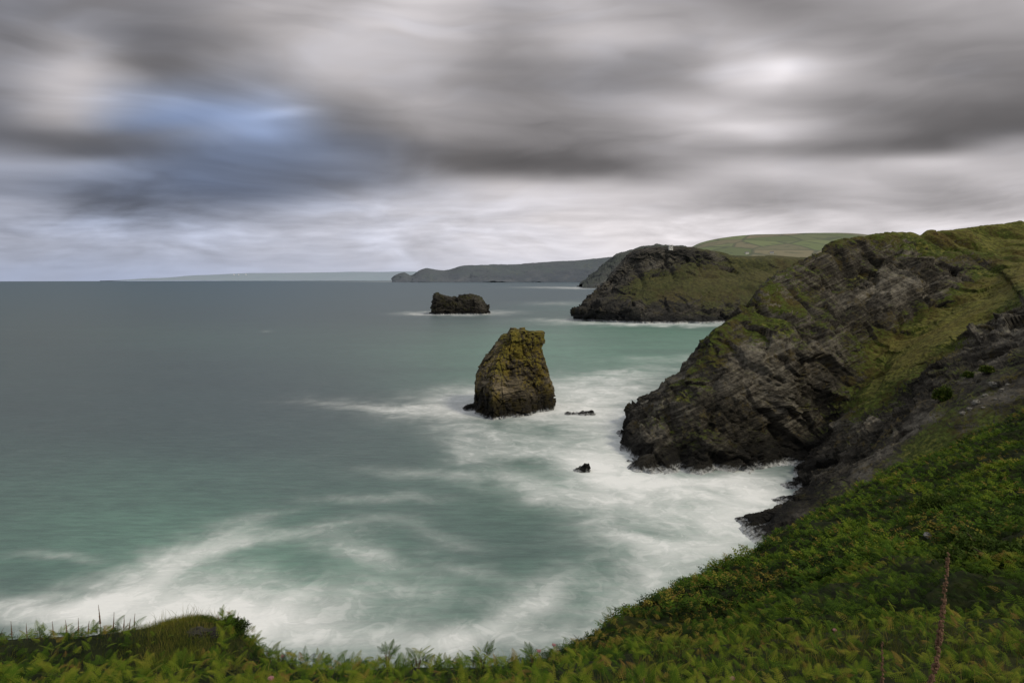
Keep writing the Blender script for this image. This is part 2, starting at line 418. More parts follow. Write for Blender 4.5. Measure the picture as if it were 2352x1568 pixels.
FO = [(1180, 935, 150, 30, 0, 1.0), (1060, 908, 120, 24, -8, .68), (860, 930, 140, 10, 3, .6), (1000, 945, 130, 18, 0, .6), (1380, 895, 150, 34, 0, .95), (1450, 860, 120, 16, -5, .45), (1340, 948, 140, 36, 0, .9),
      (1420, 1000, 110, 55, 0, .9), (1280, 1040, 160, 32, 10, .75), (1090, 1000, 115, 32, 12, .6), (1420, 1080, 110, 60, 0, .95), (1080, 1045, 90, 24, 15, .5), (1010, 1095, 140, 16, 6, .42),
      (1600, 1103, 200, 28, 0, 1.1), (1740, 1135, 110, 40, 0, 1.1), (1530, 1140, 160, 42, 0, .75), (1690, 1190, 130, 46, 0, .9), (1380, 1150, 180, 26, 8, .55), (1230, 1120, 140, 22, 15, .5), (1540, 1195, 180, 26, 6, .45),
      (1600, 1275, 180, 42, 0, .75), (1480, 1250, 150, 34, 15, .58), (1420, 1225, 80, 26, 20, .48), (1520, 1330, 180, 38, -10, .58), (1400, 1395, 155, 38, -25, .56), (1670, 1240, 110, 48, 0, .6),
      (480, 1262, 115, 28, -22, .65), (640, 1240, 130, 17, -6, .48), (390, 1300, 130, 40, -28, .68), (250, 1375, 210, 42, -14, .95), (60, 1405, 200, 30, 0, .85), (520, 1385, 260, 52, 0, .78), (640, 1440, 260, 60, 5, .95), (420, 1440, 280, 54, 0, .95), (700, 1360, 200, 40, 10, .46),
      (840, 1258, 75, 26, 10, .6), (900, 1290, 150, 24, 10, .45), (800, 1205, 100, 16, -10, .46), (1130, 1440, 200, 40, -28, .68), (1240, 1370, 110, 34, -30, .54), (1030, 1480, 190, 36, 0, .6), (1250, 1460, 150, 38, 0, .58), (930, 1350, 190, 30, 8, .42), (880, 1140, 130, 11, 0, .35), (1000, 1220, 120, 16, 15, .3), (620, 1180, 140, 12, -10, .26), (100, 1280, 80, 10, 0, .36), (200, 1290, 50, 8, 0, .3), (1100, 1300, 140, 20, 20, .3),
      (1450, 742, 150, 4.5, 0, 1.), (1300, 735, 80, 4, 0, .7), (1580, 746, 120, 4, 0, .8), (1040, 721, 90, 4, 0, 1.0), (960, 720, 40, 3, 0, .6), (1150, 717, 50, 3, 0, .5), (1280, 697, 70, 4, 0, .35), (1270, 660, 80, 1.6, 0, .6), (1330, 662, 50, 2, 0, .7), (1100, 646.5, 240, 1.2, 0, .8), (615, 761, 14, 2.5, 0, .25), (1560, 825, 140, 8, 0, .35)]
foam = field(FO)
TEAL = [(1480, 790, 400, 62, 0, 1.3), (1250, 860, 340, 80, 0, .6), (1600, 1250, 250, 200, 0, .5), (1300, 1050, 300, 150, 0, .5), (700, 1300, 700, 170, 0, .42), (300, 1200, 500, 130, 0, .34), (1150, 1250, 300, 60, 0, -.25), (550, 1340, 260, 50, 0, .35), (1400, 705, 200, 14, 0, .5), (700, 800, 500, 60, 0, .18), (350, 760, 400, 40, 0, .10)]
teal = np.clip(field(TEAL)+np.clip((spy-950)/1200, -.1, .40), 0, 1.1)
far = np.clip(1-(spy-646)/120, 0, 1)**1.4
m, t, b = new_mat('sea_water')
pos = t.n('ShaderNodeNewGeometry').outputs['Position']
fa = t.attr('foam'); te = t.attr('teal'); fr = t.attr('far')
nA = t.noise(t.mp(pos, rot=(0, 0, .2), sc=(.048, .052, 1)), 1., 5, .55, 1.2)
nB = t.noise(t.mp(pos, rot=(0, 0, -.2), sc=(.18, .18, 1)), 1., 4, .58, 1.0)
nC = t.noise(t.mp(pos, sc=(.007, .018, 1)), 1., 4, .62)
nD = t.noise(t.mp(pos, sc=(.09, .40, 1)), 1., 4, .65)
vein = t.m('ABSOLUTE', t.m('SUBTRACT', nB, .5))
nn = t.m('SUBTRACT', t.m('ADD', t.m('MULTIPLY', nA, .66), t.m('MULTIPLY', nB, .34)), .5)
lev = t.m('ADD', t.m('MULTIPLY', fa, .97), t.m('MULTIPLY', nn, t.m('MINIMUM', t.m('ADD', .08, t.m('MULTIPLY', fa, 3.0)), 1.9)))
lev = t.m('SUBTRACT', lev, t.m('MULTIPLY', t.mr(vein, 0., .10, .16, 0.), t.m('MINIMUM', fa, .8)))
ff = t.m('MULTIPLY', t.m('POWER', t.mr(lev, .0, 1.40, 0., 1., False), 1.08), .97)
base = t.mix(te, (.064, .095, .103), (.128, .250, .202))
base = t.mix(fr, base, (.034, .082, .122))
base = t.mix(t.mr(nC, .32, .68, .0, .5), base, t.mix(.5, base, (.045, .060, .070)))
base = t.mix(t.m('MULTIPLY', t.mr(nA, .45, .8, 0., .16), t.m('MINIMUM', t.m('ADD', .15, t.m('MULTIPLY', fa, 3.)), 1.)), base, (.4, .48, .46))
base = t.mix(t.mr(nD, .35, .65, .34, .0), base, (.030, .048, .055))
c = t.mix(ff, base, (.74, .765, .79))
t.put(b.inputs['Base Color'], c); t.put(b.inputs['Roughness'], t.mr(ff, 0., 1., .42, .95, False))
b.inputs['Specular IOR Level'].default_value = .28
t.put(b.inputs['Normal'], t.bump(t.m('ADD', nD, t.noise(t.mp(pos, sc=(.3, .7, 1)), 1., 3, .6)), .5, .5))
sea = obj('sea', SV.reshape(-1, 3), grid_faces(*X.shape), m, attrs={'foam': foam.ravel(), 'teal': teal.ravel(), 'far': far.ravel()}, smooth=True)
tag(sea, 'blurred grey green sea with white foam around the rocks', 'sea', kind='structure')

# ================================================================== MAIN CLIFF
cB = [(1440, 1000, None), (1448, 955, 300), (1492, 898, 298), (1566, 836, 295), (1628, 766, 297), (1702, 710, 310), (1768, 640, 325), (1862, 584, 345), (1960, 546, 365), (2060, 541, 385), (2200, 533, 400), (2352, 516, 410), (2800, 470, 420)]
cC = [(1458, 1078, None), (1476, 1020, 262), (1535, 940, 268), (1602, 870, 272), (1667, 800, 280), (1740, 740, 292), (1830, 690, 308), (1920, 650, 325), (2020, 610, 342), (2100, 590, 355), (2220, 565, 370), (2352, 545, 385), (2800, 510, 400)]
cD = [(1640, 1088, None), (1645, 1040, 248), (1670, 980, 254), (1710, 920, 260), (1760, 870, 266), (1830, 810, 275), (1900, 760, 287), (1985, 710, 303), (2080, 670, 318), (2160, 640, 330), (2250, 610, 345), (2352, 580, 355), (2800, 535, 370)]
cE = [(1850, 1088, None), (1862, 1060, 248), (1885, 1010, 255), (1915, 950, 262), (1945, 905, 268), (1995, 850, 275), (2050, 800, 283), (2110, 755, 292), (2180, 710, 302), (2240, 672, 312), (2300, 640, 320), (2360, 605, 328), (2800, 555, 340)]
cF = [(1800, 1128, None), (1860, 1088, 226), (1920, 1048, 226), (1980, 995, 226), (2040, 945, 226), (2095, 898, 227), (2150, 852, 229), (2200, 810, 231), (2250, 775, 234), (2300, 740, 238), (2345, 710, 242), (2400, 670, 248), (2800, 600, 260)]
cG = [(1700, 1219, None), (1765, 1190, 188), (1840, 1155, 187), (1910, 1118, 186), (1980, 1078, 184), (2050, 1040, 182), (2110, 1000, 180), (2170, 965, 178), (2230, 930, 176), (2290, 900, 174), (2352, 865, 172), (2420, 830, 170), (2800, 700, 170)]
B3, C3, D3, E3, F3, G3 = [np.array(to3(c)) for c in (cB, cC, cD, cE, cF, cG)]
E3[:, 1] += 6*np.linspace(1.5, 0, 13)     # the gully bites back into the hill
EF3 = (E3*.5+F3*.5); EF3[:, 2] += np.linspace(-1, 1, 13)
FG3 = (F3*.45+G3*.55); FG3[:, 2] -= 1.0
H3 = np.array([P(p[0]+60, p[1]+140, (p[2] or seaY(p[1]))*.85) for p in cG])
A3 = B3+np.array([15, 60, 0]); A3[:, 2] -= .55*B3[:, 2]
AA3 = B3+np.array([50, 160, 0]); AA3[:, 2] = -5
rows = [AA3, A3, B3, C3, D3, E3, EF3, F3, FG3, G3, H3]
ext = []
for r in rows:
    d = (r[0]-r[1]); d[2] = 0; d = d/np.linalg.norm(d)*6
    p0 = r[0]+d; p0[2] = -7
    ext.append(np.vstack([p0, r]))
W = [[.5]*13, [.2]*13,
     [0, 0, .15, .33, .45, .52, .45, .45, .75, 1, 1, 1.05, 1.1],
     [0, .05, .28, .42, .5, .58, .6, .28, .22, .45, .9, 1, 1],
     [.0, .1, .25, .1, .02, .22, .36, .15, .02, .08, .4, .9, 1],
     [0, 0, .05, .2, .4, .62, .95, .95, .9, .95, 1.05, 1.05, 1],
     [0, 0, .1, .4, .8, 1.1, 1.2, 1.25, 1.25, 1.25, 1.2, 1.1, 1],
     [0, 0, 0, .05, .1, .2, .35, .35, .1, .1, .2, .45, .8],
     [0, 0, 0, .0, .1, .1, .2, .3, .15, .05, .15, .4, .8],
     [0, .05, .2, .25, .2, .25, .5, .55, .35, .3, .4, .55, .8], [.5]*13]
W = [[0]+x for x in W]
M_cliff = rock_mat('slate_cliff', lich=.16, lichc=(.066, .052, .020), wet=12.)
cliff, CV, CN = terrain('cliff', ext, W, 560, 660, M_cliff, 1.7, 30., (3.0, 19., (.5, -.2, .9)), ribs=2.8, cmask=[.6, .8, .9, 1, 1.1, .95, .6, .95, .5, .2, .12], bias=.8, bedding=(.5, 2.0), levels=4, squash=1.5, tuss=.55)
tag(cliff, 'steep dark slate cliff with grassy top falling to the sea', 'cliff', kind='structure')

# ================================================================== NEAR BRACKEN SLOPE
cS = [(1190, 1600, 30), (1345, 1500, 36), (1440, 1444, 45), (1526, 1390, 54), (1614, 1340, 63), (1704, 1297, 72), (1802, 1238, 82), (1902, 1170, 92), (2060, 1088, 100), (2200, 1028, 106), (2352, 958, 112), (2800, 745, 120)]
cT = [(1270, 1630, 24), (1420, 1550, 27), (1515, 1494, 32), (1610, 1442, 38), (1705, 1393, 44), (1800, 1340, 50), (1900, 1285, 56), (2010, 1225, 62), (2150, 1155, 68), (2280, 1095, 72), (2420, 1030, 76), (2900, 830, 80)]
cU = [(1370, 1680, 18), (1515, 1620, 19), (1610, 1575, 20), (1705, 1532, 22), (1800, 1480, 24), (1900, 1435, 27), (2000, 1392, 30), (2120, 1340, 33), (2250, 1290, 36), (2380, 1240, 38), (2520, 1190, 40), (3000, 1020, 42)]
cV = [(1400, 1800, 13), (1510, 1735, 14), (1625, 1682, 14), (1740, 1620, 15), (1850, 1570, 16), (1960, 1520, 18), (2080, 1475, 19), (2200, 1430, 20), (2340, 1390, 21), (2480, 1350, 22), (2620, 1310, 23), (3100, 1190, 24)]
S3, T3, U3, V3 = [np.array(to3(c)) for c in (cS, cT, cU, cV)]
S2 = S3+np.array([-2, 10, -12]); S1 = S3+np.array([-6, 26, -40]); S1[:, 2] = np.maximum(S1[:, 2], -6); S0 = S3+np.array([-10, 45, 0]); S0[:, 2] = -8
V4 = V3+np.array([0, -6, -3])
M_soil = soil_mat('bracken_floor')
hill, HV, HN = terrain('hillside', [S0, S1, S2, S3, T3, U3, V3, V4], np.ones((8, 12)), 260, 300, M_soil, 1.5, 6., gmod=0)
tag(hill, 'steep near hillside under dense green bracken', 'hillside', kind='structure')

# ================================================================== FOREGROUND BANK
bx = [-600, 0, 200, 330, 450, 530, 590, 700, 900, 1100, 1330, 1600, 1900, 2150, 2352, 2900]
b3y = [1472, 1470, 1466, 1448, 1422, 1438, 1510, 1545, 1545, 1545, 1532, 1492, 1462, 1440, 1425, 1410]
b2y = [1560, 1560, 1560, 1540, 1512, 1530, 1575, 1585, 1585, 1585, 1570, 1545, 1530, 1520, 1510, 1500]
r0 = [P(x, 2600, 2.6) for x in bx]; r1 = [P(x, 1850, 5.) for x in bx]; r2 = [P(x, 1640, 8.6) for x in bx]
r3 = [P(x, y, 11.8) for x, y in zip(bx, b2y)]; r4 = [P(x, y, 15.) for x, y in zip(bx, b3y)]
r4 = np.array(r4); r5 = r4+np.array([0, 3, -3.2]); r6 = r4+np.array([0, 8, -13]); r7 = r4+np.array([0, 20, -38])
bank, BV, BN = terrain('foreground_bank', [r0, r1, r2, r3, r4, r5, r6, r7], np.ones((8, 16)), 160, 420, M_soil, .13, 1.6, gmod=0)
tag(bank, 'foreground clifftop bank under grass and ferns', 'bank', kind='structure')

# ================================================================== BRACKEN AND GRASS
def frond(npair, nsub, arch=.35, slim=.55):
    V, F = [], []
    def pt(s): return np.array([s*(1-.12*s), 0, .30*s-arch*s*s])
    def tri(a, b_, c_):
        k = len(V); V.extend([a, b_, c_]); F.append((k, k+1, k+2))
    ss = np.linspace(.12, .97, npair)
    e = np.array([0, .006, 0])
    for i in range(4):
        a, c = pt(i/4), pt((i+1)/4)
        tri(a-e, a+e, c)
    gap_ = (ss[1]-ss[0])
    for s in ss:
        ln = .40*(1-s)**.85+.02
        for sd in (-1, 1):
            d = np.array([.42, sd*.9, -.10]); d /= np.linalg.norm(d)
            o = pt(s); tip = o+d*ln+np.array([0, 0, -.25*ln*ln])
            f = np.array([1., 0, -.1])
            if nsub == 0:
                wd = gap_*slim
                mid = o+d*ln*.38
                tri(o, mid+f*wd*.55, tip); tri(o, tip, mid-f*wd*.45)
            else:
                for q_ in range(nsub):
                    u = (q_+.3)/nsub; r = o+(tip-o)*u
                    l2 = gap_*slim*(1-u)**.6+.006
                    hw = ln/nsub*.42
                    for s2 in (-1, 1):
                        tp = r+f*s2*l2+d*l2*.5
                        tri(r-d*hw, r+d*hw, tp)
    return np.array(V), np.array(F)
F0 = frond(11, 4); F0b = frond(10, 3, .12); F1 = frond(8, 0); F2 = frond(4, 0, slim=.7)
rg = np.random.RandomState(5)
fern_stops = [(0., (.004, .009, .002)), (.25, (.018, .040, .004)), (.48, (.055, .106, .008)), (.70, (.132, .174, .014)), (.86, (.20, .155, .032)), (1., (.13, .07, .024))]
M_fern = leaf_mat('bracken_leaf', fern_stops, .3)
M_grass = leaf_mat('grass_blade', [(0., (.026, .042, .006)), (.4, (.095, .118, .017)), (.7, (.20, .18, .038)), (1., (.32, .25, .08))], .3)
def canopy(name, specs, mat):
    Vs, Fs, Ts, k = [], [], [], 0
    for (T, F), pos, yaw, pit, rol, sc, tint in specs:
        V, FF = instance(T, F, pos, yaw, pit, rol, sc)
        tt = np.repeat(tint, len(T))+np.tile(.10*(T[:, 0]-.5), len(pos))
        Vs.append(V); Fs.append(FF+k); Ts.append(tt); k += len(V)
    return obj(name, np.concatenate(Vs), np.concatenate(Fs), mat, attrs={'tint': np.clip(np.concatenate(Ts), 0, 1)})
def infront(c): return 1./np.maximum(c[..., 1], 8)**1.0
hillvis = HV[int(260*1.6/7):]
sp_ = []
for tmpl, n, y0, y1, sc in ((F1, 70000, 0, 46, .42), (F2, 80000, 40, 200, .70)):
    p = scatter(hillvis, n, rg, infront)
    k = (p[:, 1] >= y0) & (p[:, 1] < y1); p = p[k]
    n_ = len(p)
    cl = fbm(p/3.0, 4); big = fbm(p/13.+9, 3); cl2 = facet(p/2.0)*.5; mid = fbm(p/6.5+33, 3)
    s = sc*(.75+.5*rg.rand(n_))*(1+.5*cl)
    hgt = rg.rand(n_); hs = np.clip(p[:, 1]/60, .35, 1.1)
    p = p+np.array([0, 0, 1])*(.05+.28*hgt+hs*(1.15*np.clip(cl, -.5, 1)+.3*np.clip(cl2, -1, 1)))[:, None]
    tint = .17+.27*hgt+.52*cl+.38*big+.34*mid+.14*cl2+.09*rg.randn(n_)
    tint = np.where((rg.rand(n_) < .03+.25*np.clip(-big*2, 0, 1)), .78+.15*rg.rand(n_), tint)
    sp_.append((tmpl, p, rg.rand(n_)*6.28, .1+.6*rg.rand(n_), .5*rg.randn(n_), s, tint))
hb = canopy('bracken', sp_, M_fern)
tag(hb, 'dense green bracken covering the right hand hillside', 'bracken', kind='stuff')
bankvis = BV[int(160*1.2/7):int(160*4.6/7)]
sp_ = []
n_ = 17000
p = scatter(bankvis, n_, rg, lambda c: 1./np.maximum(c[..., 1], 5))
pxx, pyy = pix(p)
pat = fbm(p/1.5, 4)
onm = (pxx > 310) & (pxx < 500) & (p[:, 1] > 11.4)
keep = (pat > -.32+.15*rg.rand(n_)) & ~(onm & (rg.rand(n_) < .6)) & ~((p[:, 1] > 12.5) & (pxx < 330) & (rg.rand(n_) < .25))
p = p[keep]; pat = pat[keep]; onm = onm[keep]; n_ = len(p); hh = rg.rand(n_); left = (pix(p)[0] < 330) & (p[:, 1] > 12)
lump = fbm(p/.75+70, 3)
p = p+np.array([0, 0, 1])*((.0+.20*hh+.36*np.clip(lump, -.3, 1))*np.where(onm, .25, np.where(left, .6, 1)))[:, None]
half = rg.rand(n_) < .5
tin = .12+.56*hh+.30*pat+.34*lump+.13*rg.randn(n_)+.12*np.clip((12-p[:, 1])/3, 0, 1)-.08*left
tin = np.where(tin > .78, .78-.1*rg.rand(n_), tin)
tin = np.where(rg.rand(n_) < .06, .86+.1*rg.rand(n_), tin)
for tm, mk in ((F0, half), (F0b, ~half)):
    k = mk.sum()
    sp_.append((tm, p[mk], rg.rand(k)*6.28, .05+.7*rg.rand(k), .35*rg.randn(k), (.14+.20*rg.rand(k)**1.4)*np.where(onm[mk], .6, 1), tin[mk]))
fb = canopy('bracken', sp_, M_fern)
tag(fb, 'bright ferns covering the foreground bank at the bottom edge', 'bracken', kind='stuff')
GT = np.array([[0, -.012, 0], [0, .012, 0], [.06, -.009, .38], [.06, .009, .38], [.2, -.006, .72], [.2, .006, .72], [.42, 0, .95]]); GF = np.array([(0, 1, 3), (0, 3, 2), (2, 3, 5), (2, 5, 4), (4, 5, 6)])
n_ = 52000
p = scatter(bankvis, n_, rg, lambda c: 1./np.maximum(c[..., 1], 5))
pxx, _ = pix(p); pat = fbm(p/1.9+40, 4)
keep = rg.rand(n_) < np.clip(.06+.42*(pat > .10)+.45*(pxx < 330)*(p[:, 1] > 12)+.5*(pxx > 1450)*(p[:, 1] > 11.5)*(pat > -.1), 0, 1)
p = p[keep]; pat = pat[keep]; n_ = len(p); lf_ = np.where(pix(p)[0] < 340, .62, 1.)
sp_ = [((GT, GF), p, rg.rand(n_)*6.28, .25*rg.randn(n_), .2*rg.randn(n_), (.16+.24*rg.rand(n_)**1.5)*lf_, .48+.3*pat+.18*rg.randn(n_)-.14*(lf_ < 1))]
def moundw(c):
    a, _ = pix(c); return np.exp(-((a-415)/95)**2)*(c[..., 1] > 11.2)
p = scatter(bankvis, 26000, rg, moundw); n_ = len(p); pat = fbm(p/.7, 4)
sp_.append(((GT, GF), p, rg.rand(n_)*6.28, .3*rg.randn(n_), .25*rg.randn(n_), .06+.10*rg.rand(n_)**1.5, .48+.5*pat+.15*rg.randn(n_)))
g = canopy('grass', sp_, M_grass)
tag(g, 'long yellow green grass growing among the foreground ferns', 'grass', kind='stuff')

# ================================================================== HEADLAND WITH LOOKOUT
def colext(row, dxy=(30, 170)):
    r = np.array(row); a = r[0]+np.array([dxy[0], dxy[1], -.35*max(r[0][2], 0)])
    return np.vstack([a, r])
W0 = [(1318, 733), (1350, 737), (1400, 740), (1450, 742), (1500, 743), (1560, 743), (1620, 742), (1680, 741), (1760, 740), (1950, 740)]
W1 = [(1322, 714, 1120), (1355, 707, 1085), (1400, 705, 1070), (1450, 706, 1062), (1500, 708, 1058), (1560, 709, 1060), (1620, 711, 1065), (1680, 714, 1070), (1760, 715, 1080), (1950, 715, 1090)]
W2 = [(1336, 700, 1135), (1372, 686, 1120), (1415, 676, 1110), (1460, 666, 1105), (1510, 658, 1100), (1570, 653, 1100), (1630, 653, 1105), (1690, 655, 1110), (1770, 650, 1120), (1950, 650, 1140)]
W3 = [(1366, 678, 1160), (1405, 650, 1150), (1440, 624, 1145), (1475, 606, 1144), (1520, 602, 1144), (1580, 602, 1144), (1640, 609, 1148), (1700, 617, 1150), (1780, 620, 1160), (1950, 620, 1180)]
W4 = [(1400, 648, 1180), (1428, 612, 1162), (1450, 588, 1157), (1472, 576, 1153), (1520, 572, 1153), (1590, 572, 1155), (1645, 580, 1162), (1700, 590, 1175), (1780, 591, 1190), (1950, 600, 1220)]
w0 = np.array([P(*q_) for q_ in W0]); wm = w0+np.array([0, -8, -10])
w4 = np.array(to3(W4))
hd = [colext(wm), colext(w0), colext(to3(W1)), colext(to3(W2)), colext(to3(W3)), colext(w4), colext(w4+np.array([0, 70, -12])), colext(w4+np.array([0, 200, -150]))]
hw = [[0]*11, [0]*11, [-.1, -.1, -.05, .0, .1, .15, .3, .4, .4, .4, .4], [-.1, .0, .1, .3, .7, .95, 1.05, 1.1, 1.1, 1, 1], [-.1, -.1, -.05, .0, .1, .2, .45, .75, .9, .9, .9], [-.2, -.2, -.1, -.05, .0, .05, .2, .5, .8, .9, .9], [.5]*11, [.5]*11]
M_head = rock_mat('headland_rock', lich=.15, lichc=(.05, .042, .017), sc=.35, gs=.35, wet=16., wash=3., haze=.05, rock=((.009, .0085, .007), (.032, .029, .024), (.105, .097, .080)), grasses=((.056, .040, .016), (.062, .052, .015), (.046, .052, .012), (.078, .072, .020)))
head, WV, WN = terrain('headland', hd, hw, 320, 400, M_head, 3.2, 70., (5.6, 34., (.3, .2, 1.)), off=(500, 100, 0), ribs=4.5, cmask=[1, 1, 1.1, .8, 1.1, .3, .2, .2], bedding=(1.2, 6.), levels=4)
tag(head, 'grass covered rocky headland across the bay with a white lookout', 'headland', kind='structure')

# far headlands, fields and coast
def far_land(name, prof, Y, base_py, depth, mat, amp, wl, label, cat, nr=60, nc=260, dropz=None, crags=None):
    top = np.array([P(x, y, Y+depth) for x, y in prof]); bot = np.array([P(x+(0), base_py, Y) for x, y in prof])
    bot[:, 2] = -Y*Y/(2*RE)-4
    if dropz is not None: bot[:, 2] = dropz
    mid = bot*.5+top*.5; mid[:, 2] = bot[:, 2]+(top[:, 2]-bot[:, 2])*.62; mid[:, 1] = Y+depth*.35
    f = mid[:, 1]/top[:, 1]; mid[:, 0] = top[:, 0]*f; bot[:, 0] = top[:, 0]*Y/top[:, 1]
    back = top+np.array([0, depth*1.2, 0]); back[:, 2] = bot[:, 2]-20
    o, V, n = terrain(name, [bot, mid, top, back], np.tile(np.linspace(.1, 1, 4)[:, None], (1, len(prof))), nr, nc, mat, amp, wl, crags, off=(Y, 0, 0))
    tag(o, label, cat, kind='structure'); return V
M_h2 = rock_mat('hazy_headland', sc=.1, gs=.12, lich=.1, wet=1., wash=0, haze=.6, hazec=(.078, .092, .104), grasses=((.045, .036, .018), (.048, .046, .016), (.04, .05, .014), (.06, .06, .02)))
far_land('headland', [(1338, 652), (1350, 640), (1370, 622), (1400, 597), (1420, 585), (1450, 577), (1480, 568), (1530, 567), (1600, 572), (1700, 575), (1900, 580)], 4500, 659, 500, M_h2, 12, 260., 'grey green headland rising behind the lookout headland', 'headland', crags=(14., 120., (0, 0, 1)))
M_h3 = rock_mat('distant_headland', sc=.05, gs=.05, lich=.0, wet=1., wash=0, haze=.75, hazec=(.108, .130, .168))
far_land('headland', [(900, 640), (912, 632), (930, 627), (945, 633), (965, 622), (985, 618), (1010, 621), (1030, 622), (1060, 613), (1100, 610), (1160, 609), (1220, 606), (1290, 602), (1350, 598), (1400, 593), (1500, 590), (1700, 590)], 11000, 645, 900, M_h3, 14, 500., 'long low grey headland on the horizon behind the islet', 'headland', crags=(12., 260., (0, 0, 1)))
def fields_mat(name, haze, hazec, sc, hedge=.75):
    m, t, b = new_mat(name)
    pos = t.n('ShaderNodeNewGeometry').outputs['Position']
    v = t.n('ShaderNodeTexVoronoi', feature='F1'); pm = t.mp(pos, rot=(0, 0, .4), sc=(sc, sc*.7, sc*.2)); t.put(v.inputs['Vector'], pm); v.inputs['Scale'].default_value = 1
    ve = t.n('ShaderNodeTexVoronoi', feature='DISTANCE_TO_EDGE'); t.put(ve.inputs['Vector'], pm); ve.inputs['Scale'].default_value = 1
    s = t.n('ShaderNodeSeparateColor'); t.put(s.inputs[0], v.outputs['Color'])
    c = t.ramp(s.outputs[0], [(.15, (.09, .12, .035)), (.35, (.12, .16, .05)), (.55, (.11, .12, .055)), (.7, (.19, .155, .09)), (.85, (.14, .175, .06))])
    c = t.mix(t.mr(ve.outputs['Distance'], .02, .07, hedge, 0.), c, (.03, .04, .018))
    c = t.mix(t.m('MULTIPLY', t.mr(t.noise(pos, sc*2.5, 4), .55, .65), .6), c, (.035, .05, .02))
    c = t.mix(haze, c, hazec)  # distance haze baked into the field and coast colour
    t.put(b.inputs['Base Color'], c); b.inputs['Roughness'].default_value = .9; b.inputs['Specular IOR Level'].default_value = .1
    return m
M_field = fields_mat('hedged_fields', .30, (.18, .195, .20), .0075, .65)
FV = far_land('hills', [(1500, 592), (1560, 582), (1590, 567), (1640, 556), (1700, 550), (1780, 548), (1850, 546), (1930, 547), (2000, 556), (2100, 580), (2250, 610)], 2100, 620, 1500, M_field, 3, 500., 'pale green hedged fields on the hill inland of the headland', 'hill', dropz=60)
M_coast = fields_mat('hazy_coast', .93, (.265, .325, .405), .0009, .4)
KV = far_land('distant_coast', [(230, 646), (330, 641), (400, 637), (450, 633), (520, 630), (580, 628), (650, 628), (720, 627), (800, 625), (860, 625), (930, 624), (1000, 625), (1100, 625)], 24000, 645, 2500, M_coast, 22, 1500., 'faint blue hazy coast along the left horizon', 'coast')

